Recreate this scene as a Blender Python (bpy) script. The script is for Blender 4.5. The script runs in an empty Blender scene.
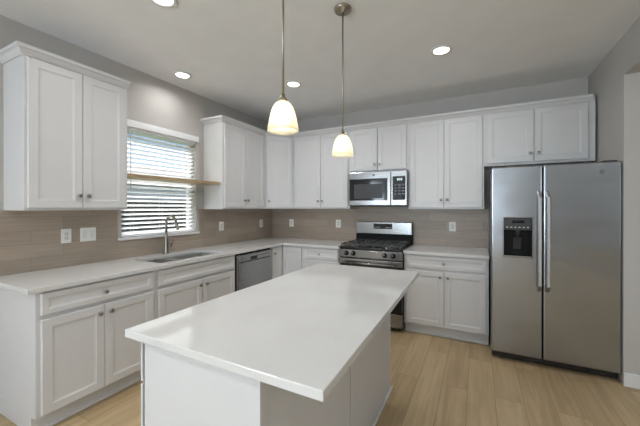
import bpy, bmesh, math, random
from mathutils import Vector, Matrix
random.seed(7)
C = bpy.context.scene
COL = C.collection
PI = math.pi

# ------------------------------------------------------------------ camera
cam_d = bpy.data.cameras.new('camera')
cam_d.sensor_fit = 'HORIZONTAL'; cam_d.sensor_width = 36.0
cam_d.lens = 307.0858 * 36.0 / 640.0
cam_d.shift_x = -(320.7165 - 320.0) / 640.0
cam_d.shift_y = (208.0058 - 213.0) / 640.0
cam_d.clip_start = 0.02
cam = bpy.data.objects.new('camera', cam_d); COL.objects.link(cam)
cam.location = (2.9802, -4.0927, 1.3937)
cam.rotation_euler = (PI/2 - 0.0022, 0, 0.4727)
C.camera = cam

# ------------------------------------------------------------------ exposure
C.view_settings.view_transform = 'Standard'
C.view_settings.look = 'None'
C.view_settings.gamma = 1.0
C.view_settings.use_curve_mapping = False
C.view_settings.exposure = 0.0
C.cycles.use_denoising = True
C.cycles.max_bounces = 10
C.cycles.diffuse_bounces = 6
C.cycles.glossy_bounces = 4
C.cycles.transparent_max_bounces = 12
C.cycles.sample_clamp_indirect = 4.0
C.cycles.caustics_reflective = False
C.cycles.caustics_refractive = False

# ------------------------------------------------------------------ world
w = bpy.data.worlds.new('sky'); C.world = w; w.use_nodes = True
wn = w.node_tree.nodes; wl = w.node_tree.links
bg = wn['Background']
sky = wn.new('ShaderNodeTexSky'); sky.sky_type = 'NISHITA'
sky.sun_disc = False; sky.sun_elevation = math.radians(48); sky.sun_rotation = math.radians(90)
sky.air_density = 1.0; sky.dust_density = 1.5; sky.ozone_density = 1.5
wl.new(sky.outputs[0], bg.inputs[0]); bg.inputs[1].default_value = 0.16

# ------------------------------------------------------------------ daylight
sun_d = bpy.data.lights.new('sun', 'SUN'); sun_d.energy = 12.0; sun_d.angle = 0.02
sun_d.color = (1.0, .95, .88)
sun = bpy.data.objects.new('sun', sun_d); COL.objects.link(sun)
sun.rotation_euler = (0.08, math.radians(-34), 0)     # high, from the yard side: falls on the blind and the lawn

def area(name, loc, rot, sx, sy, energy, color, shape='RECTANGLE', spread=PI):
    d = bpy.data.lights.new(name, 'AREA'); d.shape = shape; d.size = sx
    if shape in ('RECTANGLE', 'ELLIPSE'): d.size_y = sy
    d.energy = energy; d.color = color; d.spread = spread
    o = bpy.data.objects.new(name, d); COL.objects.link(o)
    o.location = loc; o.rotation_euler = rot
    return o
# daylight entering by the glazed doors of the living area behind the camera
area('daylight_patio_doors', (1.55, -8.93, 1.22), (PI/2+math.radians(68), 0, 0), 2.6, 2.1, 260, (.74, .87, 1.0))
# added fill light at an unseen dining side window, beyond the wide opening
area('fill_dining_side', (7.43, -6.0, 1.45), (PI/2+math.radians(55), 0, PI/2), 2.3, 1.5, 70, (.78, .89, 1.0))
# daylight entering by the living room window in the left wall, behind the camera
area('daylight_living_window', (0.03, -6.7, 1.75), (PI/2+math.radians(15), 0, -PI/2), 1.25, 1.0, 55, (.76, .88, 1.0))
CAN_W = 5.0
PENDANT_W = 1.2

# ================================================================== materials
def newmat(name):
    m = bpy.data.materials.new(name); m.use_nodes = True
    return m, m.node_tree.nodes, m.node_tree.links, m.node_tree.nodes['Principled BSDF']
def setb(b, **k):
    for n, v in k.items(): b.inputs[n].default_value = v
def rgb(r, g, b): return (r, g, b, 1.0)

def paint(name, col, rough=.5, var=.03, scale=6, bump=0.0, bscale=120):
    m, n, l, b = newmat(name)
    tc = n.new('ShaderNodeTexCoord'); nz = n.new('ShaderNodeTexNoise')
    nz.inputs['Scale'].default_value = scale; nz.inputs['Detail'].default_value = 3
    l.new(tc.outputs['Object'], nz.inputs['Vector'])
    cr = n.new('ShaderNodeValToRGB')
    cr.color_ramp.elements[0].color = rgb(*[c*(1-var) for c in col]); cr.color_ramp.elements[0].position = .3
    cr.color_ramp.elements[1].color = rgb(*[min(1, c*(1+var)) for c in col]); cr.color_ramp.elements[1].position = .7
    l.new(nz.outputs['Fac'], cr.inputs[0]); l.new(cr.outputs[0], b.inputs['Base Color'])
    setb(b, Roughness=rough)
    if bump:
        n2 = n.new('ShaderNodeTexNoise'); n2.inputs['Scale'].default_value = bscale; n2.inputs['Detail'].default_value = 4
        l.new(tc.outputs['Object'], n2.inputs['Vector'])
        bp = n.new('ShaderNodeBump'); bp.inputs['Strength'].default_value = bump; bp.inputs['Distance'].default_value = .004
        l.new(n2.outputs['Fac'], bp.inputs['Height']); l.new(bp.outputs[0], b.inputs['Normal'])
    return m

def metal(name, col, rough=.3, brushed=(1, 1, 60), var=.08, metallic=1.0, aniso=0.0):
    m, n, l, b = newmat(name)
    tc = n.new('ShaderNodeTexCoord'); mp = n.new('ShaderNodeMapping'); nz = n.new('ShaderNodeTexNoise')
    mp.inputs['Scale'].default_value = brushed
    nz.inputs['Scale'].default_value = 8; nz.inputs['Detail'].default_value = 3
    l.new(tc.outputs['Object'], mp.inputs[0]); l.new(mp.outputs[0], nz.inputs['Vector'])
    mr = n.new('ShaderNodeMapRange')
    mr.inputs[3].default_value = max(.02, rough*(1-var*2)); mr.inputs[4].default_value = rough*(1+var*2)
    l.new(nz.outputs['Fac'], mr.inputs[0]); l.new(mr.outputs[0], b.inputs['Roughness'])
    cr = n.new('ShaderNodeValToRGB')
    cr.color_ramp.elements[0].color = rgb(*[c*(1-var) for c in col]); cr.color_ramp.elements[1].color = rgb(*[min(1, c*(1+var)) for c in col])
    l.new(nz.outputs['Fac'], cr.inputs[0]); l.new(cr.outputs[0], b.inputs['Base Color'])
    setb(b, Metallic=metallic, Anisotropic=aniso)
    return m

def emit(name, col, strength):
    m, n, l, b = newmat(name)
    setb(b, **{'Base Color': rgb(*col), 'Emission Color': rgb(*col), 'Emission Strength': strength, 'Roughness': .4})
    return m

def steel_wavy(name, col, rough):
    m = metal(name, col, rough, (2, 2, 160), .03)
    n, l = m.node_tree.nodes, m.node_tree.links; b = n['Principled BSDF']
    tc = n.new('ShaderNodeTexCoord'); mp = n.new('ShaderNodeMapping'); mp.inputs['Scale'].default_value = (1.6, 1.6, 3.2)
    nz = n.new('ShaderNodeTexNoise'); nz.inputs['Scale'].default_value = 1.6; nz.inputs['Detail'].default_value = 1
    l.new(tc.outputs['Object'], mp.inputs[0]); l.new(mp.outputs[0], nz.inputs['Vector'])
    bp = n.new('ShaderNodeBump'); bp.inputs['Strength'].default_value = .25; bp.inputs['Distance'].default_value = .02
    l.new(nz.outputs['Fac'], bp.inputs['Height']); l.new(bp.outputs[0], b.inputs['Normal'])
    return m
M = {}
M['white'] = paint('white_cabinet_paint', (.645, .642, .645), .38, .012)
M['wall'] = paint('greige_wall_paint', (.50, .48, .455), .75, .02, 4, .25, 160)
M['ceil'] = paint('flat_ceiling_paint', (.85, .855, .86), .9, .02, 5, .4, 60)
M['trim'] = paint('white_trim_paint', (.74, .735, .725), .4, .01)
M['steel'] = steel_wavy('brushed_stainless', (.40, .415, .435), .24)
M['steel_l'] = metal('bright_stainless', (.33, .33, .33), .22, (.3, .3, 40), .05)
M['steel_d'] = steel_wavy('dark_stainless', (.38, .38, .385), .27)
M['handle'] = metal('satin_handle_steel', (.52, .52, .515), .42, (20, 20, .6), .05)
M['sink'] = metal('sink_steel', (.75, .74, .72), .34, (1, 30, 1), .06)
M['nickel'] = metal('brushed_nickel', (.36, .34, .315), .28, (3, 3, 20), .08)
M['rod'] = metal('dark_brushed_nickel', (.38, .34, .275), .34, (3, 3, 20), .08)
M['faucet'] = metal('dark_spot_free_nickel', (.27, .25, .22), .32, (3, 3, 20), .08)
M['black'] = paint('black_enamel', (.012, .012, .013), .22, .1)
M['blackm'] = paint('matte_black_iron', (.04, .04, .04), .3, .15, 40)
M['glassb'] = paint('black_glass', (.010, .010, .011), .06, .05)
M['darkgrey'] = paint('dark_grey_plastic', (.035, .035, .037), .4, .05)
M['cavity'] = paint('dull_black_plastic', (.006, .006, .006), .6, .05)
M['cavity'].node_tree.nodes['Principled BSDF'].inputs['Specular IOR Level'].default_value = .2
M['fridge_side'] = paint('grey_textured_side', (.16, .16, .165), .5, .06, 60)
M['plate'] = paint('white_plastic_plate', (.84, .83, .80), .35, .01)
M['slot'] = paint('dark_slot', (.05, .05, .05), .6, .05)
M['blind'] = paint('white_blind_slats', (.84, .85, .87), .45, .01)
def slat_mat():
    m = paint('white_vinyl_slats', (.88, .89, .91), .45, .01)
    n, l = m.node_tree.nodes, m.node_tree.links; b = n['Principled BSDF']; out = n['Material Output']
    tr = n.new('ShaderNodeBsdfTranslucent'); tr.inputs[0].default_value = rgb(.96, .97, .98)
    mx = n.new('ShaderNodeMixShader'); mx.inputs[0].default_value = .75
    l.new(b.outputs[0], mx.inputs[1]); l.new(tr.outputs[0], mx.inputs[2]); l.new(mx.outputs[0], out.inputs[0])
    return m
M['slat'] = slat_mat()
M['mark'] = paint('pale_print', (.55, .56, .56), .5, .02)
M['badge'] = paint('badge_grey', (.16, .16, .17), .35, .05)
M['lens'] = emit('lit_lens', (1.0, .96, .88), 9.0)
M['bulb'] = emit('lit_bulb', (1.0, .94, .82), 9.0)
M['seg'] = emit('lit_display_digits', (.75, .95, 1.0), 1.2)

def quartz():
    m, n, l, b = newmat('white_quartz')
    tc = n.new('ShaderNodeTexCoord'); nz = n.new('ShaderNodeTexNoise')
    nz.inputs['Scale'].default_value = 220; nz.inputs['Detail'].default_value = 2
    n2 = n.new('ShaderNodeTexNoise'); n2.inputs['Scale'].default_value = 3.5; n2.inputs['Detail'].default_value = 5
    l.new(tc.outputs['Object'], nz.inputs['Vector']); l.new(tc.outputs['Object'], n2.inputs['Vector'])
    cr = n.new('ShaderNodeValToRGB'); e = cr.color_ramp.elements
    e[0].position = .30; e[0].color = rgb(.66, .655, .65); e[1].position = .48; e[1].color = rgb(.69, .685, .672)
    l.new(nz.outputs['Fac'], cr.inputs[0])
    c2 = n.new('ShaderNodeValToRGB'); c2.color_ramp.elements[0].position = .35; c2.color_ramp.elements[0].color = rgb(.95, .945, .94); c2.color_ramp.elements[1].position = .65
    l.new(n2.outputs['Fac'], c2.inputs[0])
    mx = n.new('ShaderNodeMix'); mx.data_type = 'RGBA'; mx.blend_type = 'MULTIPLY'; mx.inputs[0].default_value = 1
    l.new(cr.outputs[0], mx.inputs[6]); l.new(c2.outputs[0], mx.inputs[7]); l.new(mx.outputs[2], b.inputs['Base Color'])
    setb(b, Roughness=.07)
    return m
M['quartz'] = quartz()

def floor_mat():
    m, n, l, b = newmat('oak_plank_floor')
    tc = n.new('ShaderNodeTexCoord'); mp = n.new('ShaderNodeMapping')
    mp.inputs['Rotation'].default_value = (0, 0, PI/2)
    l.new(tc.outputs['Object'], mp.inputs[0])
    br = n.new('ShaderNodeTexBrick'); br.offset = .37; br.offset_frequency = 2; br.squash = 1
    for k, v in {'Scale': 1.0, 'Mortar Size': .0018, 'Mortar Smooth': .3, 'Bias': 0.0, 'Brick Width': 1.5, 'Row Height': .182}.items(): br.inputs[k].default_value = v
    br.inputs['Color1'].default_value = rgb(0, 0, 0); br.inputs['Color2'].default_value = rgb(1, 1, 1); br.inputs['Mortar'].default_value = rgb(.5, .5, .5)
    l.new(mp.outputs[0], br.inputs['Vector'])
    cr = n.new('ShaderNodeValToRGB'); e = cr.color_ramp.elements
    e[0].color = rgb(.44, .32, .18); e[1].color = rgb(.545, .41, .24)
    l.new(br.outputs['Color'], cr.inputs[0])
    # grain stretched along each plank
    m2 = n.new('ShaderNodeMapping'); m2.inputs['Scale'].default_value = (14, .9, 1)
    l.new(tc.outputs['Object'], m2.inputs[0])
    off = n.new('ShaderNodeVectorMath'); off.operation = 'MULTIPLY_ADD'
    off.inputs[1].default_value = (7, 3, 0)
    l.new(br.outputs['Color'], off.inputs[0]); l.new(m2.outputs[0], off.inputs[2])
    nz = n.new('ShaderNodeTexNoise'); nz.inputs['Scale'].default_value = 1.6; nz.inputs['Detail'].default_value = 8; nz.inputs['Roughness'].default_value = .62; nz.inputs['Distortion'].default_value = .5
    l.new(off.outputs[0], nz.inputs['Vector'])
    c2 = n.new('ShaderNodeValToRGB'); c2.color_ramp.elements[0].position = .3; c2.color_ramp.elements[0].color = rgb(.76, .75, .72); c2.color_ramp.elements[1].position = .68; c2.color_ramp.elements[1].color = rgb(1.08, 1.08, 1.08)
    l.new(nz.outputs['Fac'], c2.inputs[0])
    mx = n.new('ShaderNodeMix'); mx.data_type = 'RGBA'; mx.blend_type = 'MULTIPLY'; mx.inputs[0].default_value = 1
    l.new(cr.outputs[0], mx.inputs[6]); l.new(c2.outputs[0], mx.inputs[7])
    mj = n.new('ShaderNodeMix'); mj.data_type = 'RGBA'; mj.inputs[7].default_value = rgb(.22, .155, .09)
    l.new(br.outputs['Fac'], mj.inputs[0]); l.new(mx.outputs[2], mj.inputs[6]); l.new(mj.outputs[2], b.inputs['Base Color'])
    setb(b, Roughness=.42)
    bp = n.new('ShaderNodeBump'); bp.invert = True; bp.inputs['Strength'].default_value = .3; bp.inputs['Distance'].default_value = .002
    l.new(br.outputs['Fac'], bp.inputs['Height']); l.new(bp.outputs[0], b.inputs['Normal'])
    return m
M['floor'] = floor_mat()

def tile_mat(name, axis):
    m, n, l, b = newmat(name)
    tc = n.new('ShaderNodeTexCoord'); sp = n.new('ShaderNodeSeparateXYZ'); cb = n.new('ShaderNodeCombineXYZ')
    l.new(tc.outputs['Object'], sp.inputs[0]); l.new(sp.outputs[axis], cb.inputs[0])
    ad = n.new('ShaderNodeMath'); ad.operation = 'SUBTRACT'; ad.inputs[1].default_value = .914
    l.new(sp.outputs[2], ad.inputs[0]); l.new(ad.outputs[0], cb.inputs[1])
    br = n.new('ShaderNodeTexBrick'); br.offset = .5; br.offset_frequency = 2
    for k, v in {'Scale': 1.0, 'Mortar Size': .0016, 'Mortar Smooth': .2, 'Bias': 0.0, 'Brick Width': .405, 'Row Height': .102}.items(): br.inputs[k].default_value = v
    br.inputs['Color1'].default_value = rgb(.335, .275, .220); br.inputs['Color2'].default_value = rgb(.395, .328, .265); br.inputs['Mortar'].default_value = rgb(.27, .21, .17)
    l.new(cb.outputs[0], br.inputs['Vector'])
    m2 = n.new('ShaderNodeMapping'); m2.inputs['Scale'].default_value = (1.2, 24, 1); l.new(cb.outputs[0], m2.inputs[0])
    nz = n.new('ShaderNodeTexNoise'); nz.inputs['Scale'].default_value = 3; nz.inputs['Detail'].default_value = 5
    l.new(m2.outputs[0], nz.inputs['Vector'])
    c2 = n.new('ShaderNodeValToRGB'); c2.color_ramp.elements[0].position = .3; c2.color_ramp.elements[0].color = rgb(.93, .93, .93); c2.color_ramp.elements[1].position = .7; c2.color_ramp.elements[1].color = rgb(1.12, 1.12, 1.12)
    l.new(nz.outputs['Fac'], c2.inputs[0])
    mx = n.new('ShaderNodeMix'); mx.data_type = 'RGBA'; mx.blend_type = 'MULTIPLY'; mx.inputs[0].default_value = 1
    l.new(br.outputs['Color'], mx.inputs[6]); l.new(c2.outputs[0], mx.inputs[7]); l.new(mx.outputs[2], b.inputs['Base Color'])
    setb(b, Roughness=.38)
    bp = n.new('ShaderNodeBump'); bp.invert = True; bp.inputs['Strength'].default_value = .4; bp.inputs['Distance'].default_value = .002
    l.new(br.outputs['Fac'], bp.inputs['Height']); l.new(bp.outputs[0], b.inputs['Normal'])
    return m
M['tileY'] = tile_mat('taupe_tile_side', 1); M['tileX'] = tile_mat('taupe_tile_back', 0)

def wood_mat():
    m, n, l, b = newmat('oak_shelf_wood')
    tc = n.new('ShaderNodeTexCoord'); mp = n.new('ShaderNodeMapping'); mp.inputs['Scale'].default_value = (18, 1.2, 18)
    l.new(tc.outputs['Object'], mp.inputs[0])
    nz = n.new('ShaderNodeTexNoise'); nz.inputs['Scale'].default_value = 2; nz.inputs['Detail'].default_value = 6; nz.inputs['Distortion'].default_value = .6
    l.new(mp.outputs[0], nz.inputs['Vector'])
    cr = n.new('ShaderNodeValToRGB'); e = cr.color_ramp.elements
    e[0].position = .3; e[0].color = rgb(.36, .25, .14); e[1].position = .7; e[1].color = rgb(.50, .37, .23)
    l.new(nz.outputs['Fac'], cr.inputs[0]); l.new(cr.outputs[0], b.inputs['Base Color']); setb(b, Roughness=.5)
    return m
M['wood'] = wood_mat()

def glass_pane():
    m, n, l, b = newmat('clear_window_glass')
    n.remove(b); out = n['Material Output']
    t = n.new('ShaderNodeBsdfTransparent'); g = n.new('ShaderNodeBsdfGlossy'); g.inputs['Roughness'].default_value = .02
    nz = n.new('ShaderNodeTexNoise'); nz.inputs['Scale'].default_value = 2.0
    mr = n.new('ShaderNodeMapRange'); mr.inputs[3].default_value = .04; mr.inputs[4].default_value = .07
    l.new(nz.outputs['Fac'], mr.inputs[0])
    mx = n.new('ShaderNodeMixShader'); l.new(mr.outputs[0], mx.inputs[0]); l.new(t.outputs[0], mx.inputs[1]); l.new(g.outputs[0], mx.inputs[2]); l.new(mx.outputs[0], out.inputs[0])
    return m
M['pane'] = glass_pane()

def shade_mat():
    m, n, l, b = newmat('frosted_cream_glass')
    n.remove(b); out = n['Material Output']
    tr = n.new('ShaderNodeBsdfTranslucent'); df = n.new('ShaderNodeBsdfDiffuse'); gl = n.new('ShaderNodeBsdfGlossy')
    nz = n.new('ShaderNodeTexNoise'); nz.inputs['Scale'].default_value = 30
    cr = n.new('ShaderNodeValToRGB'); cr.color_ramp.elements[0].color = rgb(.92, .88, .73); cr.color_ramp.elements[1].color = rgb(.95, .92, .82)
    l.new(nz.outputs['Fac'], cr.inputs[0])
    for x in (tr, df): l.new(cr.outputs[0], x.inputs['Color'])
    gl.inputs['Roughness'].default_value = .15
    a = n.new('ShaderNodeMixShader'); a.inputs[0].default_value = .42
    l.new(tr.outputs[0], a.inputs[1]); l.new(df.outputs[0], a.inputs[2])
    c = n.new('ShaderNodeMixShader'); c.inputs[0].default_value = .05
    l.new(a.outputs[0], c.inputs[1]); l.new(gl.outputs[0], c.inputs[2]); tp = n.new('ShaderNodeBsdfTransparent'); tp.inputs[0].default_value = rgb(.95, .90, .76)
    d2 = n.new('ShaderNodeMixShader'); d2.inputs[0].default_value = .30
    l.new(c.outputs[0], d2.inputs[1]); l.new(tp.outputs[0], d2.inputs[2]); l.new(d2.outputs[0], out.inputs[0])
    return m
M['shade'] = shade_mat()
M['grass'] = paint('lawn_grass', (.10, .17, .05), .9, .35, 9)
M['leaf'] = paint('hedge_leaves', (.02, .035, .022), .7, .5, 14)
M['siding'] = paint('pale_house_siding', (.66, .72, .80), .7, .03, 3)
M['roof'] = paint('grey_shingle_roof', (.20, .20, .21), .9, .2, 12)
M['concrete'] = paint('pale_concrete', (.55, .54, .52), .9, .08, 5)

# ================================================================== mesh helpers
class MB:
    """collects shapes in world coordinates, links them as ONE mesh object"""
    def __init__(s): s.bm = bmesh.new()
    def _merge(s, t, mat=None):
        if mat is not None: t.transform(mat)
        me = bpy.data.meshes.new('tmp'); t.to_mesh(me); t.free(); s.bm.from_mesh(me); bpy.data.meshes.remove(me)
        return s
    def box(s, x0, x1, y0, y1, z0, z1, bev=.0, seg=2, mat=None):
        t = bmesh.new(); bmesh.ops.create_cube(t, size=1)
        for v in t.verts:
            v.co = Vector(((x0+x1)/2 + v.co.x*abs(x1-x0), (y0+y1)/2 + v.co.y*abs(y1-y0), (z0+z1)/2 + v.co.z*abs(z1-z0)))
        if bev > 0: bmesh.ops.bevel(t, geom=t.edges[:], offset=bev, segments=seg, profile=.5, affect='EDGES', clamp_overlap=True)
        return s._merge(t, mat)
    def lathe(s, prof, loc=(0, 0, 0), axis=(0, 0, 1), n=24):
        t = bmesh.new(); rings = []
        for r, z in prof:
            if r < 1e-6: rings.append([t.verts.new((0, 0, z))])
            else: rings.append([t.verts.new((r*math.cos(2*PI*i/n), r*math.sin(2*PI*i/n), z)) for i in range(n)])
        for a, b in zip(rings, rings[1:]):
            for i in range(n):
                j = (i+1) % n
                if len(a) == 1 and len(b) == 1: continue
                if len(a) == 1: t.faces.new((a[0], b[j], b[i]))
                elif len(b) == 1: t.faces.new((a[i], a[j], b[0]))
                else: t.faces.new((a[i], a[j], b[j], b[i]))
        bmesh.ops.recalc_face_normals(t, faces=t.faces)
        for f in t.faces: f.smooth = True
        q = Vector((0, 0, 1)).rotation_difference(Vector(axis).normalized())
        return s._merge(t, Matrix.Translation(loc) @ q.to_matrix().to_4x4())
    def tube(s, pts, r, n=12, cap=True):
        t = bmesh.new(); pts = [Vector(p) for p in pts]; rings = []; up = None
        for i, p in enumerate(pts):
            d = (pts[min(i+1, len(pts)-1)] - pts[max(i-1, 0)]).normalized()
            if up is None: up = d.orthogonal().normalized()
            up = (up - d*up.dot(d)).normalized(); sd = d.cross(up)
            rr = r[i] if isinstance(r, (list, tuple)) else r
            rings.append([t.verts.new(p + (up*math.cos(2*PI*k/n) + sd*math.sin(2*PI*k/n))*rr) for k in range(n)])
        for a, b in zip(rings, rings[1:]):
            for i in range(n): t.faces.new((a[i], a[(i+1) % n], b[(i+1) % n], b[i])).smooth = True
        if cap: t.faces.new(rings[0]); t.faces.new(rings[-1])
        bmesh.ops.recalc_face_normals(t, faces=t.faces)
        return s._merge(t)
    def prism(s, poly, z0, z1, bev=0.0):
        t = bmesh.new()
        a = [t.verts.new((x, y, z0)) for x, y in poly]; b = [t.verts.new((x, y, z1)) for x, y in poly]
        n = len(poly)
        for i in range(n): t.faces.new((a[i], a[(i+1) % n], b[(i+1) % n], b[i]))
        t.faces.new(a[::-1]); t.faces.new(b)
        bmesh.ops.recalc_face_normals(t, faces=t.faces)
        if bev: bmesh.ops.bevel(t, geom=t.edges[:], offset=bev, segments=2, profile=.5, affect='EDGES', clamp_overlap=True)
        return s._merge(t)
    def panel(s, F, u0, u1, z0, z1, d0=0.0, th=.02, stile=.056, rec=.0068):
        """shaker door: outer slab with a moulded, recessed centre; F = frame (origin, U, N)"""
        O, U, N = F; t = bmesh.new()
        seq = [(0, d0), (0, d0+th-.003), (.003, d0+th), (stile, d0+th), (stile+.002, d0+th-.004), (stile+.012, d0+th-rec+.0005), (stile+.014, d0+th-rec)]
        rings = []
        for ins, d in seq:
            pts = ((u0+ins, z0+ins), (u1-ins, z0+ins), (u1-ins, z1-ins), (u0+ins, z1-ins))
            rings.append([t.verts.new(O + U*u + N*d + Vector((0, 0, z))) for u, z in pts])
        for a, b in zip(rings, rings[1:]):
            for i in range(4): t.faces.new((a[i], a[(i+1) % 4], b[(i+1) % 4], b[i]))
        t.faces.new(rings[0][::-1]); t.faces.new(rings[-1])
        bmesh.ops.recalc_face_normals(t, faces=t.faces)
        return s._merge(t)
    def build(s, name, mat, parent=None, origin=None):
        me = bpy.data.meshes.new(name)
        root = parent
        off = Vector((0, 0, 0))
        if parent is not None:
            while root.parent is not None: root = root.parent
            off = Vector(root.location)
        elif origin is not None: off = Vector(origin)
        if off.length > 0: bmesh.ops.translate(s.bm, verts=s.bm.verts, vec=-off)
        s.bm.to_mesh(me); s.bm.free()
        o = bpy.data.objects.new(name, me); COL.objects.link(o)
        me.materials.append(mat)
        if parent is not None: o.parent = parent
        elif origin is not None: o.location = off
        return o

def thing(name, label, cat, loc, group=None):
    o = bpy.data.objects.new(name, None); COL.objects.link(o); o.location = loc
    o.empty_display_size = .1
    o['label'] = label; o['category'] = cat
    if group: o['group'] = group
    return o
def tag(o, label, cat, group=None):
    o['label'] = label; o['category'] = cat
    if group: o['group'] = group
    return o
def struct(o, label=None):
    o['kind'] = 'structure'
    if label: o['label'] = label
    return o
def cut(o, boxes):
    """subtract boxes (world coordinates) from a mesh object"""
    mb = MB()
    for b in boxes: mb.box(*b)
    c = mb.build('cutter', M['black'])
    md = o.modifiers.new('b', 'BOOLEAN'); md.operation = 'DIFFERENCE'; md.object = c; md.solver = 'EXACT'
    dg = bpy.context.evaluated_depsgraph_get(); dg.update()
    me = bpy.data.meshes.new_from_object(o.evaluated_get(dg))
    o.modifiers.clear(); old = o.data; o.data = me; bpy.data.meshes.remove(old)
    if not me.materials: me.materials.append(M['quartz'])
    bpy.data.objects.remove(c)

FL = lambda x, y=0: (Vector((x, y, 0)), Vector((0, 1, 0)), Vector((1, 0, 0)))      # faces +X, u runs along Y
FB = lambda y, x=0: (Vector((x, y, 0)), Vector((1, 0, 0)), Vector((0, -1, 0)))     # faces -Y, u runs along X

def knob(F, u, z, d, parent):
    O, U, N = F
    p = O + U*u + N*d + Vector((0, 0, z))
    MB().lathe([(0, 0), (.0075, 0), (.0065, .004), (.0055, .012), (.008, .016), (.0145, .018), (.0155, .022), (.0145, .027), (.009, .029), (0, .0295)], p, N, 20).build('knob', M['nickel'], parent)

# ================================================================== setting
H = 2.743; W = 3.996; YE = -.879; YR = -9.0; XR = 7.5
WY0, WY1, WZ0, WZ1 = -2.378, -1.520, 1.10, 2.195          # kitchen window opening
struct(MB().box(-.15, XR+.15, YR-.15, .15, -.10, 0).build('floor', M['floor']), 'light oak plank floor')
struct(MB().box(-.15, XR+.15, YR-.15, .15, H, H+.12).build('ceiling', M['ceil']), 'pale grey textured ceiling')
m = MB()
m.box(-.15, 0, YR-.15, -7.4, 0, H); m.box(-.15, 0, -7.4, -6.0, 0, 1.2); m.box(-.15, 0, -7.4, -6.0, 2.3, H); m.box(-.15, 0, -6.0, WY0, 0, H); m.box(-.15, 0, WY1, .15, 0, H)
m.box(-.15, 0, WY0, WY1, 0, WZ0); m.box(-.15, 0, WY0, WY1, WZ1, H)
struct(m.build('wall_left', M['wall']), 'greige wall with the window')
struct(MB().box(0, XR+.15, 0, .15, 0, H).build('wall_back', M['wall']), 'greige wall behind the range')
m = MB(); m.box(W, W+.12, YE, 0, 0, H); m.box(W, W+.12, -8.2, YE, 2.43, H); m.box(W, W+.12, YR, -8.2, 0, H)
struct(m.build('wall_right', M['wall']), 'greige wall beside the refrigerator with a wide opening')
struct(MB().box(W+.12, XR, YE, YE+.12, 0, H).build('wall_side', M['wall']), 'greige return wall beyond the opening')
m = MB(); m.box(XR, XR+.15, YR-.15, -7.2, 0, H); m.box(XR, XR+.15, -4.8, 0, 0, H); m.box(XR, XR+.15, -7.2, -4.8, 0, .6); m.box(XR, XR+.15, -7.2, -4.8, 2.3, H)
struct(m.build('wall_dining', M['wall']))
m = MB(); m.box(-.15, .2, YR-.15, YR, 0, H); m.box(2.9, XR+.15, YR-.15, YR, 0, H); m.box(.2, 2.9, YR-.15, YR, 2.35, H)
struct(m.build('wall_rear', M['wall']))
def frame_window(name, F, u0, u1, z0, z1, mull, bar=.05):
    O, U, N = F
    def bx(mb, a, b, c, d, e, f):
        p = O + U*a + N*e; q = O + U*b + N*f
        mb.box(min(p.x, q.x), max(p.x, q.x), min(p.y, q.y), max(p.y, q.y), c, d, .004)
    mb = MB()
    bx(mb, u0, u0+bar, z0, z1, 0, .05); bx(mb, u1-bar, u1, z0, z1, 0, .05); bx(mb, u0+bar, u1-bar, z0, z0+bar, 0, .05); bx(mb, u0+bar, u1-bar, z1-bar, z1, 0, .05)
    for k, v in mull:
        if k == 'u': bx(mb, v-bar/2, v+bar/2, z0+bar, z1-bar, .005, .045)
        else: bx(mb, u0+bar, u1-bar, v-bar/2, v+bar/2, .005, .045)
    o = struct(mb.build(name, M['trim']))
    g = MB(); bx(g, u0+bar, u1-bar, z0+bar, z1-bar, .022, .027); g.build('pane', M['pane'], o)
    return o
w1 = frame_window('window_1', FL(-.125), WY0, WY1, WZ0+.005, WZ1, [('z', 1.66)], .042)
w1['label'] = 'white framed kitchen window behind the blind'
MB().box(-.075, .028, WY0-.035, WY1+.035, WZ0-.018, WZ0+.004, .004).build('window_sill', M['trim'], w1)
frame_window('window_3', FL(-.11), -7.4, -6.0, 1.2, 2.3, [('u', -6.7)])
frame_window('window_2', FL(XR+.05), -7.2, -4.8, .6, 2.3, [('u', -6.0)])  # unseen window, added to go with the dining side fill light
frame_window('door_1', FB(YR-.06), .2, 2.9, 0, 2.35, [('u', 1.55)], .08)
mb = MB(); mb.box(W, XR, YE-.0135, YE, 0, .105, .004)
struct(mb.build('baseboard_right', M['trim']), 'white baseboard right of the refrigerator')
# backsplash: tile skin on the two walls
TH = .010
m = MB(); m.box(0, TH, -3.62, WY0-.037, .914, 1.372); m.box(0, TH, WY1+.037, 0, .914, 1.372); m.box(0, TH, WY0-.037, WY1+.037, .914, WZ0-.019)
struct(m.build('trim_1', M['tileY']), 'taupe tile backsplash under the window')
m = MB(); m.box(TH, 3.085, -TH, 0, .914, 1.372); m.box(1.478, 2.238, -TH, 0, .6, .914); m.box(1.478, 2.238, -TH, 0, 1.372, 1.40)
struct(m.build('trim_2', M['tileX']), 'taupe tile backsplash behind the range')

# ------------------------------------------------------------------ outdoors beyond the window
struct(MB().box(-40, -.15, -30, 30, -.35, -.15).build('ground', M['grass']), 'lawn outside the window')
struct(MB().box(-9.5, -6.5, -30, 30, -.15, -.13).build('path', M['concrete']))
t = bmesh.new(); bmesh.ops.create_cube(t, size=1); bmesh.ops.subdivide_edges(t, edges=t.edges[:], cuts=23, use_grid_fill=True)
for v in t.verts:
    v.co = Vector((v.co.x*1.1, v.co.y*18, (v.co.z+.5)*1.85))
    if v.co.z > .05: v.co += Vector((random.uniform(-.09, .09), random.uniform(-.15, .15), random.uniform(-.09, .07)))
mb = MB(); mb._merge(t, Matrix.Translation((-10.6, 3.5, -.15)))
tag(mb.build('hedge', M['leaf'], origin=(-10.6, 3.5, -.15)), 'long dark green clipped hedge outside, seen between blind slats', 'hedge')
hs = thing('house', 'pale sided neighbouring house outside the kitchen window', 'house', (-17, 5, -.15))
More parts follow.
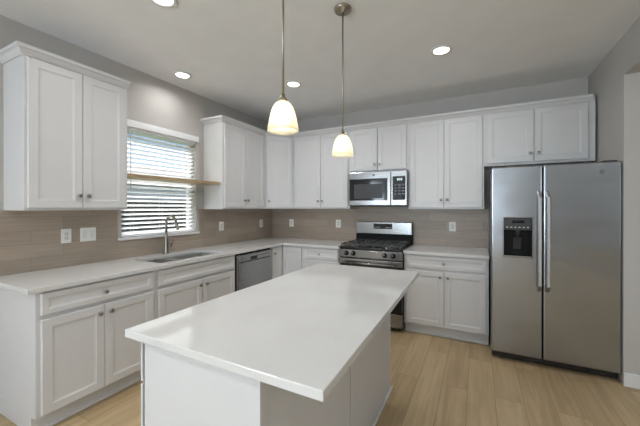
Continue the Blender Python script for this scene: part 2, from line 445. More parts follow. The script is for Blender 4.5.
MB().box(-20, -14, -6, 16, -.15, 2.75).build('siding_wall', M['siding'], hs)
t = MB(); t.prism([(-20.5, -6.5), (-13.5, -6.5), (-13.5, 16.5), (-20.5, 16.5)], 2.75, 2.95)
t.build('eaves', M['trim'], hs)
mb = MB(); bmr = mb.bm
vs = [bmr.verts.new(p) for p in ((-20.5, -6.5, 2.95), (-13.5, -6.5, 2.95), (-13.5, 16.5, 2.95), (-20.5, 16.5, 2.95), (-17, -3.5, 4.2), (-17, 13.5, 4.2))]
for f in ((0, 1, 4), (1, 2, 5, 4), (2, 3, 5), (3, 0, 4, 5), (3, 2, 1, 0)): bmr.faces.new([vs[i] for i in f])
bmesh.ops.recalc_face_normals(bmr, faces=bmr.faces)
mb.build('roof', M['roof'], hs)

# ================================================================== base cabinets
ZC = .914; ZB = .884; FX = .612; DX = .633; G = .0008
def base_cab(label, F, u0, u1, carc, kick, fronts):
    """carc/kick: box extents; fronts: list of (kind,u0,u1,z0,z1,[knob (u,z)])"""
    loc = ((carc[0]+carc[1])/2, (carc[2]+carc[3])/2, 0)
    t = thing('base_cabinet', label, 'cabinet', loc)
    MB().box(*carc, .11, ZB-.0005, .0015).build('carcass', M['white'], t)
    MB().box(*kick, 0, .1095, .001).build('toe_kick', M['white'], t)
    if F[2].x > .5: MB().box(kick[1], kick[1]+.012, kick[2], kick[3], 0, .020, .004).build('shoe_moulding', M['white'], t)
    else: MB().box(kick[0], kick[1], kick[2]-.012, kick[2], 0, .020, .004).build('shoe_moulding', M['white'], t)
    do_fronts(t, F, fronts)
    return t
def do_fronts(t, F, fronts):
    for kind, a, b, z0, z1, kn in fronts:
        st = .052 if kind == 'door' else .034
        d = MB().panel(F, a, b, z0, z1, .0006, .0205, st).build(kind, M['white'], t)
        for (ku, kz) in kn: knob(F, ku, kz, .0212, d)
FLb = FL(FX); FBb = FB(-FX)
DZ0, DZ1, RZ0, RZ1 = .125, .708, .735, .868
base_cab('white base cabinet at the left end of the window run, wide drawer over two doors', FLb, -3.255, -2.468,
         (.0105, FX, -3.232, -2.468-G), (.0105, .555, -3.232, -2.468-G),
         [('drawer_front', -3.208, -2.490, RZ0, RZ1, [(-2.856, .80)]),
          ('door', -3.208, -2.856, DZ0, DZ1, [(-2.892, .655)]), ('door', -2.852, -2.490, DZ0, DZ1, [(-2.818, .655)])])
base_cab('white sink base cabinet with a false drawer panel below the faucet', FLb, -2.468, -1.526,
         (.0105, FX, -2.468, -1.526), (.0105, .555, -2.468, -1.526),
         [('drawer_front', -2.440, -1.552, RZ0, RZ1, []),
          ('door', -2.440, -1.988, DZ0, DZ1, [(-2.022, .655)]), ('door', -1.982, -1.552, DZ0, DZ1, [(-1.948, .655)])])
# hollow the sink base so that the bowl can hang in it
# corner base cabinet with two doors meeting in the inner corner
t = thing('base_cabinet', 'white corner base cabinet right of the dishwasher, two narrow doors meeting in the corner', 'cabinet', (.3, -.3, 0))
CY, CX = -.866, .938
MB().prism([(.0105, -.0105), (.0105, CY), (FX, CY), (FX, -FX), (CX, -FX), (CX, -.0105)], .11, ZB-.0005, .0012).build('carcass', M['white'], t)
MB().prism([(.0105, -.0105), (.0105, CY), (.555, CY), (.555, -.555), (CX, -.555), (CX, -.0105)], 0, .1095).build('toe_kick', M['white'], t)
do_fronts(t, FLb, [('door', CY+.006, -.640, DZ0, RZ1, [(CY+.036, .795)])])
do_fronts(t, FBb, [('door', .640, CX-.016, DZ0, RZ1, [])])
base_cab('white base cabinet left of the range, one drawer over a door', FBb, CX, 1.474,
         (CX+G, 1.474, -FX, -.0105), (CX+G, 1.474, -.555, -.0105),
         [('drawer_front', CX+.018, 1.452, RZ0, RZ1, [(1.195, .80)]), ('door', CX+.018, 1.452, DZ0, DZ1, [(1.418, .655)])])
base_cab('white base cabinet between range and refrigerator, drawer over two doors', FBb, 2.248, 3.078,
         (2.248, 3.078, -FX, -.0105), (2.248, 3.078, -.555, -.0105),
         [('drawer_front', 2.275, 3.058, RZ0, RZ1, [(2.665, .80)]),
          ('door', 2.275, 2.663, DZ0, DZ1, [(2.629, .655)]), ('door', 2.669, 3.058, DZ0, DZ1, [(2.703, .655)])])

# ------------------------------------------------------------------ worktops
SX0, SX1, SY0, SY1 = .165, .560, -2.375, -1.635
o = MB().prism([(.0105, -.0105), (.0105, -3.279), (.648, -3.279), (.648, -.648), (1.474, -.648), (1.474, -.0105)], ZB, ZC, .002).build('worktop', M['quartz'])
cut(o, [(SX0, SX1, SY0, SY1, .80, 1.0, .03, 4)])
tag(o, 'white quartz worktop running round the corner, with the sink cut into it', 'worktop')
o = MB().prism([(2.247, -.0105), (2.247, -.648), (3.082, -.648), (3.082, -.0105)], ZB, ZC, .002).build('worktop', M['quartz'])
tag(o, 'short white quartz worktop between the range and the refrigerator', 'worktop')
# sink bowl: open box with wall thickness, hung under the worktop (base carcass is hollowed for it)
for ob in list(bpy.data.objects):
    if ob.name.startswith('carcass') and ob.parent and 'sink base' in ob.parent['label']:
        cut(ob, [(SX0-.03, SX1+.03, SY0-.03, SY1+.03, .60, 1.0)])
sk = thing('sink', 'stainless undermount sink in the worktop below the window', 'sink', ((SX0+SX1)/2, (SY0+SY1)/2, .64))
m = MB(); tw = .004
m.box(SX0-.012, SX0-.012+tw, SY0-.012, SY1+.012, .66, .8825); m.box(SX1+.012-tw, SX1+.012, SY0-.012, SY1+.012, .66, .8825)
m.box(SX0-.008, SX1+.008, SY0-.012, SY0-.012+tw, .66, .8825); m.box(SX0-.008, SX1+.008, SY1+.012-tw, SY1+.012, .66, .8825)
m.box(SX0-.012, SX1+.012, SY0-.012, SY1+.012, .655, .66)
m.build('bowl', M['sink'], sk)
MB().box(SX0-.007, SX1+.007, -1.925, -1.905, .661, .845, .006).build('divider', M['sink'], sk)
for yy in (-2.15, -1.77):
    MB().lathe([(0, .6605), (.045, .6605), (.045, .664), (.036, .664), (.03, .6615), (0, .6615)], (.36, yy, 0)).build('drain', M['nickel'], sk)
# faucet
fx, fy = .095, -1.980
fa = thing('faucet', 'brushed nickel pull-down gooseneck faucet behind the sink', 'faucet', (fx, fy, ZC))
MB().lathe([(0, ZC+.0003), (.029, ZC+.0003), (.028, ZC+.006), (.026, ZC+.012), (.023, ZC+.05), (.0185, ZC+.12), (.015, ZC+.20), (.013, ZC+.21), (0, ZC+.211)], (fx, fy, 0)).build('body', M['faucet'], fa)
dx, dy = .99, .10
pts = [(fx, fy, ZC+.205), (fx, fy, ZC+.30)]
R = .066
for i in range(0, 15):
    a = PI - i*(PI*.92)/14
    pts.append((fx + dx*R*(1+math.cos(a)), fy + dy*R*(1+math.cos(a)), ZC+.32 + R*math.sin(a)))
MB().tube(pts, .0125, 14).build('gooseneck', M['faucet'], fa)
e = Vector(pts[-1]); dn = (Vector(pts[-1]) - Vector(pts[-2])).normalized()
MB().tube([e - dn*.004, e + dn*.02, e + dn*.075, e + dn*.09], [.0125, .014, .0155, .0145], 16).build('spray_head', M['faucet'], fa)
m = MB(); m.tube([(fx+.003, fy+.008, ZC+.075), (fx+.02, fy+.050, ZC+.078)], .0125, 14); m.tube([(fx+.018, fy+.045, ZC+.08), (fx+.024, fy+.055, ZC+.11), (fx+.03, fy+.06, ZC+.145)], [.007, .006, .005], 10)
m.build('lever_handle', M['faucet'], fa)

# ================================================================== dishwasher
DY0, DY1 = -1.523, -.869
d = thing('dishwasher', 'stainless dishwasher under the worktop next to the sink cabinet', 'dishwasher', (.33, (DY0+DY1)/2, 0))
MB().box(.03, .60, DY0+.004, DY1-.004, .02, ZB-.003).build('tub', M['black'], d)
MB().box(.50, .555, DY0+.004, DY1-.004, 0, .10).build('kick_plate', M['black'], d)
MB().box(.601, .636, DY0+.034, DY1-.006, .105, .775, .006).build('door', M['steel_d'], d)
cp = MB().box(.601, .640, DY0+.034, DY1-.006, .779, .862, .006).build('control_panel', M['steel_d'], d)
MB().box(.6405, .6415, -1.30, -1.18, .79, .825, .0).build('pocket_handle', M['black'], cp)
for i in range(7): MB().box(.6402, .6412, -1.17+i*.035, -1.155+i*.035, .818, .828).build('button', M['darkgrey'], cp)
MB().box(.601, .634, DY0+.010, DY0+.030, .105, .862, .003).build('side_trim', M['steel_l'], d)

# ================================================================== range
rx0, rx1 = 1.480, 2.242
rg = thing('gas_range', 'stainless gas range with black cooktop between the worktops', 'range', ((rx0+rx1)/2, -.34, 0))
MB().box(rx0, rx1, -.640, -.03, .03, .905, .003).build('body', M['black'], rg)
for x in (rx0+.05, rx1-.05):
    for y in (-.58, -.1): MB().lathe([(0, 0), (.018, 0), (.018, .03), (0, .03)], (x, y, 0), n=12).build('foot', M['black'], rg)
MB().box(rx0+.002, rx1-.002, -.683, -.641, .052, .205, .006).build('storage_drawer', M['steel_l'], rg)
dr = MB().box(rx0+.002, rx1-.002, -.683, -.641, .215, .690, .006).build('oven_door', M['glassb'], rg)
MB().box(rx0+.002, rx1-.002, -.689, -.641, .722, .790, .008).build('door_top_rail', M['steel_l'], dr)
MB().box(rx0+.12, rx1-.12, -.6845, -.683, .30, .58, .0).build('oven_window', M['darkgrey'], dr)
m = MB(); m.tube([(rx0+.07, -.725, .745), (rx1-.07, -.725, .745)], .013, 16)
for x in (rx0+.10, rx1-.10): m.tube([(x, -.687, .745), (x, -.725, .745)], .009, 12)
m.build('handle', M['steel_l'], dr)
pn = MB().box(rx0+.001, rx1-.001, -.678, -.641, .800, .893, .006).build('control_panel', M['steel_l'], rg)
for x in (1.578, 1.668, 2.045, 2.140):
    kb = MB().lathe([(0, 0), (.028, 0), (.028, .006), (.021, .010), (.019, .032), (.016, .036), (0, .037)], (x, -.6785, .848), (0, -1, 0), 24).build('knob', M['black'], rg)
    MB().box(x-.0025, x+.0025, -.7175, -.715, .850, .866).build('pointer', M['mark'], kb)
MB().box(rx0-.003, rx1+.003, -.688, -.09, .906, .925, .007).build('cooktop', M['black'], rg)
# burners
for x, y, r in ((1.66, -.52, .045), (1.66, -.24, .036), (2.06, -.52, .050), (2.06, -.24, .036), (1.86, -.38, .04)):
    MB().lathe([(0, .9255), (r*2.0, .9255), (r*1.95, .929), (r*1.1, .932), (r*1.05, .940), (r, .943), (r, .949), (r*.9, .952), (0, .952)], (x, y, 0), n=28).build('burner', M['steel_l'], rg)
def grate(x0, x1, y0, y1):
    m = MB(); zt = .957; b = .006
    for x in (x0, x1): m.box(x-b, x+b, y0, y1, zt-.010, zt+.004, .002)
    for y in (y0, y1, (y0+y1)/2): m.box(x0, x1, y-b, y+b, zt-.010, zt+.004, .002)
    xm = (x0+x1)/2
    for yc in ((y0*3+y1)/4, (y0+3*y1)/4):
        m.box(x0, xm-.03, yc-b*.8, yc+b*.8, zt-.006, zt+.006, .002); m.box(xm+.03, x1, yc-b*.8, yc+b*.8, zt-.006, zt+.006, .002)
        m.box(xm-b*.8, xm+b*.8, yc+.03, yc+(y1-y0)/4, zt-.006, zt+.006, .002); m.box(xm-b*.8, xm+b*.8, yc-(y1-y0)/4, yc-.03, zt-.006, zt+.006, .002)
    for x in (x0, x1):
        for y in (y0, y1): m.box(x-b, x+b, y-b, y+b, .9255, zt-.008)
    return m
for a, b in ((1.510, 1.800), (1.812, 1.908), (1.920, 2.212)):
    if b-a > .2: grate(a, b, -.665, -.115).build('grate', M['blackm'], rg)
    else:
        m = MB()
        for x in (a+.005, b-.005): m.box(x-.005, x+.005, -.665, -.115, .9255, .961, .002)
        for k in range(6): m.box(a, b, -.665+k*.11-.005+.0, -.665+k*.11+.005, .947, .961, .002)
        m.build('grate', M['blackm'], rg)
MB().box(rx0+.002, rx1-.002, -.088, -.012, .906, 1.035, .004).build('vent_trim', M['cavity'], rg)
bgd = MB().box(rx0+.002, rx1-.002, -.098, -.012, 1.036, 1.200, .010, 3).build('backguard', M['steel_l'], rg)
ds = MB().box(1.735, 1.985, -.1005, -.0985, 1.108, 1.178, .0).build('display', M['glassb'], bgd)
for i in range(4):
    for x in (1.75, 1.90): MB().box(x+i*.02, x+.012+i*.02, -.1015, -.1007, 1.125, 1.133).build('button', M['mark'], ds)

# ================================================================== microwave
mx0, mx1, mz0, mz1, my = 1.497, 2.236, 1.405, 1.838, -.400
mw = thing('microwave', 'stainless over-the-range microwave with black glass door', 'microwave', ((mx0+mx1)/2, -.2, mz0))
MB().box(mx0, mx1, my+.035, -.012, mz0+.002, mz1-.001, .003).build('case', M['black'], mw)
dx1 = 2.043
m = MB().box(mx0, dx1, my, my+.034, mz0+.012, mz1-.002, .007).build('door', M['steel_l'], mw)
MB().box(mx0+.012, dx1-.040, my-.0015, my, 1.478, 1.752, .0005).build('door_glass', M['glassb'], m)
MB().box(mx0+.075, dx1-.10, my-.0025, my-.0015, 1.505, 1.685).build('door_screen', M['darkgrey'], m)
MB().lathe([(0, 0), (.013, 0), (.013, .002), (.010, .0025), (0, .0025)], ((mx0+dx1)/2+.06, my, 1.795), (0, -1, 0)).build('badge', M['badge'], m)
m2 = MB().box(dx1+.002, mx1, my, my+.034, mz0+.012, mz1-.002, .007).build('control_panel', M['steel_l'], mw)
kp = MB().box(dx1+.022, mx1-.018, my-.0015, my, 1.482, 1.768, .0005).build('keypad', M['glassb'], m2)
for i in range(4):
    for j in range(3): MB().box(dx1+.045+j*.045, dx1+.072+j*.045, my-.0022, my-.0015, 1.55+i*.035, 1.562+i*.035).build('key', M['badge'], kp)
m = MB()
for k in range(3):
    xx = dx1+.078+k*.022
    m.box(xx, xx+.013, my-.0024, my-.0015, 1.739, 1.742); m.box(xx, xx+.013, my-.0024, my-.0015, 1.717, 1.720); m.box(xx, xx+.003, my-.0024, my-.0015, 1.720, 1.739); m.box(xx+.010, xx+.013, my-.0024, my-.0015, 1.720, 1.739)
m.build('display', M['seg'], kp)
MB().box(mx0+.05, mx1-.05, -.36, -.08, mz0-.004, mz0+.002).build('underside_grille', M['darkgrey'], mw)

# ================================================================== refrigerator
fx0, fx1, fxm = 3.092, 3.991, 3.480
fr = thing('refrigerator', 'stainless side-by-side refrigerator with a dispenser in its left door', 'refrigerator', ((fx0+fx1)/2, -.4, 0))
MB().box(fx0+.004, fx1-.004, -0.763, -.03, .028, 1.735, .004).build('case', M['fridge_side'], fr)
for x in (fx0+.08, fx1-.08):
    for y in (-.65, -.1): MB().lathe([(0, 0), (.02, 0), (.02, .03), (0, .03)], (x, y, 0), n=12).build('foot', M['black'], fr)
MB().box(fx0+.008, fx1-.008, -0.82, -0.7635, .018, .075, .003).build('kick_grille', M['black'], fr)
MB().box(fx0+.01, fx1-.01, -0.778, -0.7635, .05, 1.745).build('gasket', M['black'], fr)
for a, b in ((fx0+.02, fx0+.11), (fx1-.11, fx1-.02)): MB().box(a, b, -0.845, -.62, 1.7605, 1.772, .004).build('hinge_cover', M['darkgrey'], fr)
ld = MB().box(fx0, fxm-.004, -0.865, -0.78, .078, 1.760, .012, 3).build('door', M['steel'], fr)
rd = MB().box(fxm+.004, fx1, -0.865, -0.78, .078, 1.760, .012, 3).build('door', M['steel'], fr)
dx0, dx1_, dz0, dz1 = 3.190, 3.404, .952, 1.302
cut(ld, [(dx0, dx1_, -.93, -.810, dz0, dz1, .004, 2)])
m = MB(); e = .0015
m.box(dx0+e, dx1_-e, -.8115, -.8105, dz0+e, dz1-e); m.box(dx0+e, dx0+2*e, -.8650, -.8115, dz0+e, dz1-e); m.box(dx1_-2*e, dx1_-e, -.8650, -.8115, dz0+e, dz1-e)
m.box(dx0+2*e, dx1_-2*e, -.8650, -.8115, dz1-2*e, dz1-e); m.box(dx0+2*e, dx1_-2*e, -.8650, -.8115, dz0+e, dz0+2*e)
dp = m.build('dispenser', M['cavity'], ld)
MB().box(dx0+.004, dx1_-.004, -0.8675, -0.813, 1.190, dz1-.003, .004).build('control_panel', M['darkgrey'], dp)
m = MB(); m.box(dx0+.065, dx0+.155, -0.8683, -0.8676, 1.252, 1.278); m.build('display', M['glassb'], dp)
for i in range(6): MB().box(dx0+.02+i*.031, dx0+.034+i*.031, -0.8683, -0.8676, 1.212, 1.220).build('button', M['mark'], dp)
m = MB(); m.box(dx0+.003, dx1_-.003, -0.875, -0.813, dz0-.004, dz0+.012, .003); m.build('drip_tray', M['steel_l'], dp)
m = MB(); m.box(dx0-.008, dx0+.001, -0.869, -0.845, dz0-.008, dz1+.006, .002); m.box(dx1_-.001, dx1_+.008, -0.869, -0.845, dz0-.008, dz1+.006, .002); m.box(dx0+.001, dx1_-.001, -0.869, -0.845, dz1-.001, dz1+.006, .002); m.box(dx0+.001, dx1_-.001, -0.869, -0.845, dz0-.008, dz0+.001, .002)
m.build('bezel', M['steel_l'], dp)
m = MB(); m.lathe([(0, 0), (.014, 0), (.02, .05), (.024, .07), (0, .07)], ((dx0+dx1_)/2, -0.84, 1.125), n=18); m.build('spout', M['darkgrey'], dp)
m = MB(); m.box((dx0+dx1_)/2-.032, (dx0+dx1_)/2+.032, -0.827, -0.817, 1.015, 1.13, .004); m.build('paddle', M['black'], dp)
def fhandle(x, par):
    m = MB(); n = 16; t = bmesh.new(); rings = []
    z0, z1 = .665, 1.535; w_, h_ = .014, .008
    for i in range(n+1):
        s = i/n; z = z0 + (z1-z0)*s
        y = -0.8645 - .056*min(1, 6*math.sin(PI*s))
        rings.append([t.verts.new((x+a*w_, y+b*h_, z)) for a, b in ((-1, -.4), (-.6, -1), (.6, -1), (1, -.4), (1, .8), (-1, .8))])
    for a, b in zip(rings, rings[1:]):
        for i in range(6): t.faces.new((a[i], a[(i+1) % 6], b[(i+1) % 6], b[i]))
    t.faces.new(rings[0]); t.faces.new(rings[-1]); bmesh.ops.recalc_face_normals(t, faces=t.faces)
    m._merge(t); m.build('handle', M['handle'], par)
fhandle(3.452, ld); fhandle(3.512, rd)
MB().lathe([(0, 0), (.016, 0), (.016, .0015), (.012, .002), (0, .002)], (3.868, -0.8653, 1.682), (0, -1, 0)).build('badge', M['badge'], rd)

# ================================================================== upper cabinets
UZ0, UZ1, UF = 1.372, 2.448, .310
DU0, DU1 = 1.389, 2.394
CROWN = [(0.0006, 2.401), (.009, 2.401), (.011, 2.408), (.016, 2.412), (.030, 2.434), (.040, 2.440), (.045, 2.438), (.045, 2.461), (0.0006, 2.461)]
def crown(path, i0, i1, parent, scribe=False):
    """moulding along path[i0..i1] with mitres taken from the whole path; outward = right of travel"""
    P = [Vector(p) for p in path]; offs = []
    for i in range(len(P)):
        ds = []
        if i > 0: ds.append((P[i]-P[i-1]).normalized())
        if i < len(P)-1: ds.append((P[i+1]-P[i]).normalized())
        ns = [Vector((d.y, -d.x)) for d in ds]
        nn = sum(ns, Vector((0, 0))).normalized(); offs.append(nn / max(.3, nn.dot(ns[0])))
    if scribe: offs[-1] = Vector((-.62, -1.0))      # scribed back at the free end beside the wall
    t = bmesh.new(); rings = []
    for i in range(i0, i1+1):
        rings.append([t.verts.new((P[i].x+offs[i].x*d, P[i].y+offs[i].y*d, z)) for d, z in CROWN])
    k = len(CROWN)
    for a, b in zip(rings, rings[1:]):
        for j in range(k): t.faces.new((a[j], a[(j+1) % k], b[(j+1) % k], b[j]))
    t.faces.new(rings[0]); t.faces.new(rings[-1]); bmesh.ops.recalc_face_normals(t, faces=t.faces)
    MB()._merge(t).build('crown_moulding', M['white'], parent)
def upper(label, carc, z0, F, doors, path, i0, i1, poly=None):
    loc = ((carc[0]+carc[1])/2, (carc[2]+carc[3])/2, z0)
    t = thing('wall_cabinet', label, 'cabinet', loc)
    if poly: MB().prism(poly, z0, UZ1, .0012).build('carcass', M['white'], t)
    else: MB().box(*carc, z0, UZ1, .0015).build('carcass', M['white'], t)
    for a, b, zz0, ku, kz in doors:
        d_ = MB().panel(F, a, b, zz0, DU1, .0006, .0205, .054).build('door', M['white'], t)
        knob(F, ku, kz, .0212, d_)
    crown(path, i0, i1, t, i1 == 7)
    return t
# "right of travel" must point to the room: travel -Y -> ... along the left wall going +Y has right = +X
pa = [(.0006, -3.182), (UF, -3.182), (UF, -2.506)]
pa = [Vector(p) for p in pa]
upper('white two-door wall cabinet left of the window', (.0006, UF, -3.182, -2.506), UZ0, FL(UF),
      [(-3.165, -2.848, DU0, -2.876, 1.480), (-2.844, -2.530, DU0, -2.816, 1.480)], pa, 0, 2)
dg = .0148
pb = [Vector(p) for p in [(.0006, -1.408), (UF, -1.408), (UF, -.610), (.610, -UF), (1.478, -UF), (2.236, -UF), (3.042, -UF), (3.974, -UF)]]
upper('white two-door wall cabinet between the window and the corner', (.0006, UF, -1.408, -.610), UZ0, FL(UF),
      [(-1.386, -1.024, DU0, -1.052, 1.480), (-1.018, -.636, DU0, -.990, 1.480)], pb, 0, 2)
U = Vector((1, 1, 0)).normalized(); N = Vector((1, -1, 0)).normalized()
o0 = Vector((UF, -.610, 0)); flen = (Vector((.610, -UF, 0)) - o0).length
upper('white diagonal corner wall cabinet with one narrow door', (.0006, .610, -.610, -.0006), UZ0, (o0, U, N),
      [(.030, flen-.026, DU0, .060, 1.480)], pb, 2, 3, poly=[(.0006, -.0006), (.0006, -.6095), (UF, -.6095), (.6095, -UF), (.6095, -.0006)])
upper('white two-door wall cabinet left of the microwave', (.610, 1.478, -UF, -.0006), UZ0, FB(-UF),
      [(.634, 1.049, DU0, 1.021, 1.480), (1.055, 1.456, DU0, 1.083, 1.480)], pb, 3, 4)
upper('short white two-door wall cabinet above the microwave', (1.4785, 2.236, -UF, -.0006), 1.842, FB(-UF),
      [(1.500, 1.853, 1.860, 1.825, 1.935), (1.859, 2.214, 1.860, 1.887, 1.935)], pb, 4, 5)
upper('white two-door wall cabinet between microwave and refrigerator', (2.2365, 3.042, -UF, -.0006), UZ0, FB(-UF),
      [(2.258, 2.634, DU0, 2.606, 1.480), (2.640, 3.024, DU0, 2.668, 1.480)], pb, 5, 6)
upper('short white two-door wall cabinet above the refrigerator', (3.0425, 3.974, -UF, -.0006), 1.838, FB(-UF),
      [(3.068, 3.486, 1.862, 3.456, 1.945), (3.492, 3.918, 1.862, 3.524, 1.945)], pb, 6, 7)

# ================================================================== shelf + blind
tag(MB().box(.0195, .285, -2.505, -1.409, 1.662, 1.690, .002).build('floating_shelf', M['wood'], origin=(.13, -1.968, 1.664)),
    'oak plank shelf spanning the window between two wall cabinets', 'shelf')
bl = thing('window_blind', 'white horizontal slat blind lowered over the kitchen window', 'blind', (-.035, (WY0+WY1)/2, WZ0+.02))
hr = MB().box(-.062, -.004, WY0+.006, WY1-.006, WZ1-.050, WZ1-.003, .003).build('headrail', M['blind'], bl)
MB().box(.001, .018, WY0-.03, WY1+.03, WZ1-.028, WZ1+.038, .004).build('valance', M['blind'], bl)
m = MB(); nsl = 23; zt, zb = WZ1-.070, WZ0+.050
ang = math.radians(-24)
for i in range(nsl):
    z = zb + (zt-zb)*i/(nsl-1)
    mt = Matrix.Translation((-.034, 0, z)) @ Matrix.Rotation(ang, 4, 'Y')
    m.box(-.024, .024, WY0+.010, WY1-.010, -.0014, .0014, .0, mat=mt)
m.build('slats', M['slat'], bl)
MB().box(-.058, -.010, WY0+.010, WY1-.010, WZ0+.010, WZ0+.032, .004).build('bottom_rail', M['blind'], bl)
m = MB()
for y in (WY0+.12, (WY0+WY1)/2, WY1-.12):
    for x in (-.060, -.008): m.tube([(x, y, WZ0+.03), (x, y, WZ1-.045)], .0009, 6)
m.build('ladder_cords', M['blind'], bl)
MB().tube([(.000, -2.29, WZ1-.040), (.001, -2.29, 1.70), (.001, -2.29, 1.58)], .0042, 8).build('tilt_wand', M['mark'], bl)

# ================================================================== outlets and switches
def plate(label, F, u, z, wd, kind):
    O, U_, N_ = F
    name = 'light_switch' if kind == 'switch' else 'wall_outlet'
    p = O + U_*u + Vector((0, 0, z))
    t = thing(name, label, 'switch' if kind == 'switch' else 'outlet', p, )
    def bx(mb, a, b, c, d, e, f, bev=0):
        P_ = O + U_*(u+a) + N_*e; Q_ = O + U_*(u+b) + N_*f
        return mb.box(min(P_.x, Q_.x), max(P_.x, Q_.x), min(P_.y, Q_.y), max(P_.y, Q_.y), z+c, z+d, bev)
    bx(MB(), -wd/2, wd/2, -.0575, .0575, 0, .006, .002).build('cover_plate', M['plate'], t)
    if kind == 'switch':
        for c in (-.029, .029): bx(MB(), c-.0165, c+.0165, -.033, .033, .006, .0095, .001).build('rocker', M['trim'], t)
    else:
        s = bx(MB(), -.0165, .0165, -.034, .034, .006, .0085, .002).build('socket_face', M['trim'], t)
        mm = MB()
        for zz in (-.017, .017):
            bx(mm, -.0075, -.0045, zz-.004, zz+.006, .0085, .0089); bx(mm, .0045, .0075, zz-.004, zz+.006, .0085, .0089); bx(mm, -.002, .002, zz-.011, zz-.007, .0085, .0089)
        mm.build('slots', M['slot'], s)
FTL, FTB = FL(TH), FB(-TH)
plate('white outlet left of the double switch, under the left wall cabinet', FTL, -2.817, 1.162, .070, 'outlet')
plate('white double rocker switch plate left of the window', FTL, -2.660, 1.163, .118, 'switch')
plate('white outlet on the backsplash just right of the window', FTL, -1.125, 1.150, .076, 'outlet')
plate('white outlet on the window wall close to the corner', FTL, -.302, 1.148, .076, 'outlet')
plate('white outlet on the back wall under the corner, left of its pair', FTB, .380, 1.150, .076, 'outlet')
plate('white outlet on the back wall just left of the range', FTB, 1.180, 1.158, .076, 'outlet')
plate('white outlet between the range and the refrigerator', FTB, 2.705, 1.158, .076, 'outlet')

# ================================================================== kitchen island
ix0, ix1, iy0, iy1 = 1.748, 2.608, -3.374, -1.730
isl = thing('kitchen_island', 'white island base standing in the middle of the kitchen floor', 'island', (2.09, -2.55, 0))
bx0, bx1, by0, by1 = 1.830, 2.376, -3.330, -1.770
MB().box(bx0, bx1, by0, by1, .0, ZB-.0005, .001).build('carcass', M['white'], isl)
MB().box(1.8285, 2.374, -3.343, by0-.0003, 0, ZB-.0005, .0015).build('end_panel', M['white'], isl)
MB().box(2.3745, 2.392, -3.347, -3.318, 0, ZB-.0005, .0015).build('corner_trim', M['white'], isl)
MB().box(bx1+.0003, 2.384, -3.3175, -2.583-.004, 0, ZB-.0005, .001).build('back_panel', M['white'], isl)
MB().box(bx1+.0003, 2.386, -2.583+.004, -1.758, 0, ZB-.0005, .001).build('back_panel', M['white'], isl)
m = MB(); m.box(2.3865, 2.402, -3.317, -1.745, 0, .020, .005); m.build('shoe_moulding', M['white'], isl)
FI = (Vector((1.8105, 0, 0)), Vector((0, 1, 0)), Vector((-1, 0, 0)))
for a, b in ((-3.340, -2.82), (-2.81, -2.30), (-2.29, -1.78)):
    d_ = MB().panel(FI, a, b, .115, .700, 0, .0130).build('door', M['white'], isl); knob(FI, b-.03, .66, .0132, d_)
    d_ = MB().panel(FI, a, b, .712, .872, 0, .0130, .034).build('drawer_front', M['white'], isl); knob(FI, (a+b)/2, .79, .0132, d_)
MB().box(1.8108, 1.8297, -3.285, -1.785, .10, .88).build('face_frame', M['white'], isl)
tag(MB().prism([(1.744, -3.370), (2.622, -3.378), (2.590, -1.722), (1.762, -1.738)], ZB, ZC, .003).build('island_worktop', M['quartz'], origin=((ix0+ix1)/2, (iy0+iy1)/2, ZB)),
    'long white quartz slab on top of the island', 'worktop')

# ================================================================== lights in the ceiling
def downlight(x, y, label, k=1.3):
    t = thing('recessed_light', label, 'ceiling light', (x, y, H))
    MB().lathe([(.062, H-.0005), (.088, H-.0005), (.090, H-.004), (.086, H-.007), (.066, H-.009), (.062, H-.005), (.062, H-.0005)], (x, y, 0), n=36).build('trim_ring', M['trim'], t)
    MB().lathe([(0, H-.004), (.0615, H-.004), (.0615, H-.001), (0, H-.001)], (x, y, 0), n=32).build('lens', M['lens'], t)
    l_ = area('downlight_lamp', (0, 0, -.012), (0, 0, 0), .12, .12, CAN_W*k, (.985, .99, 1.0), 'DISK', math.radians(155))
    l_.parent = t
downlight(2.700, -1.272, 'lit recessed ceiling light nearest the refrigerator')
downlight(.300, -1.946, 'lit recessed ceiling light above the window', .6)
downlight(1.184, -1.234, 'lit recessed ceiling light just right of the near pendant')
downlight(1.165, -2.790, 'lit recessed ceiling light cut by the top edge of the photo')
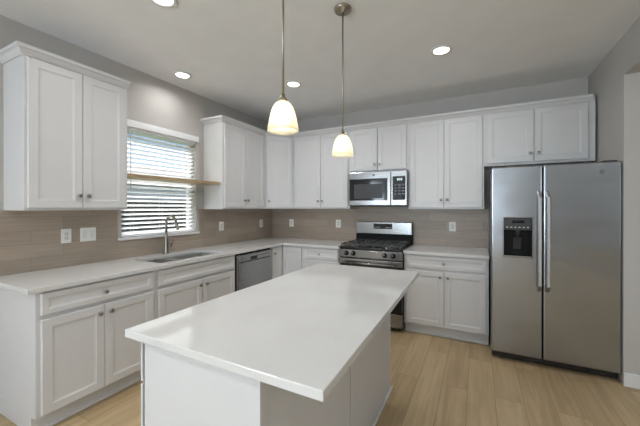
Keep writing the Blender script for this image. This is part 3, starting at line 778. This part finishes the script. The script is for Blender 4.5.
for x, y, lb in ((2.7, -4.6, 'lit recessed ceiling light behind the viewpoint, on the refrigerator side'), (1.16, -4.6, 'lit recessed ceiling light behind the viewpoint, on the window side'),
                 (5.6, -3.2, 'lit recessed ceiling light of the dining side, beyond the wide opening'), (2.2, -6.8, 'lit recessed ceiling light near the patio doors')): downlight(x, y, lb)

def pendant(x, y, zr, label):
    """zr: height of the shade's lower rim"""
    t = thing('pendant_light', label, 'pendant light', (x, y, H), 'pendants over the island')
    MB().lathe([(0, H-.0005), (.058, H-.0005), (.060, H-.004), (.059, H-.014), (.052, H-.022), (.020, H-.026), (.012, H-.034), (0, H-.035)], (x, y, 0), n=32).build('canopy', M['rod'], t)
    MB().tube([(x, y, H-.028), (x, y, zr+.165)], .0055, 12).build('rod', M['rod'], t)
    MB().lathe([(0, zr+.176), (.009, zr+.175), (.011, zr+.160), (.018, zr+.154), (.022, zr+.146), (.022, zr+.137), (0, zr+.137)], (x, y, 0), n=24).build('socket_cap', M['rod'], t)
    prof = [(.018, .139), (.030, .134), (.042, .122), (.052, .102), (.060, .076), (.066, .048), (.071, .020), (.073, 0)]
    outer = [(r, zr+z) for r, z in prof]; inner = [(r-.003, zr+z) for r, z in prof[::-1]]
    MB().lathe(outer + inner + [outer[0]], (x, y, 0), n=40).build('glass_shade', M['shade'], t)
    MB().lathe([(0, zr+.137), (.013, zr+.136), (.014, zr+.110), (.022, zr+.096), (.029, zr+.072), (.030, zr+.056), (.026, zr+.038), (.015, zr+.028), (0, zr+.0255)], (x, y, 0), n=24).build('bulb', M['bulb'], t)
    d_ = bpy.data.lights.new('pendant_lamp', 'POINT'); d_.energy = PENDANT_W; d_.color = (1.0, .93, .82); d_.shadow_soft_size = .036
    l_ = bpy.data.objects.new('pendant_lamp', d_); COL.objects.link(l_); l_.location = (0, 0, zr+.046-H); l_.parent = t
    return l_
lamps = [pendant(2.164, -2.886, 1.752, 'near bell-shaped glass pendant over the front half of the island'),
         pendant(2.164, -2.168, 1.744, 'far bell-shaped glass pendant in front of the microwave')]
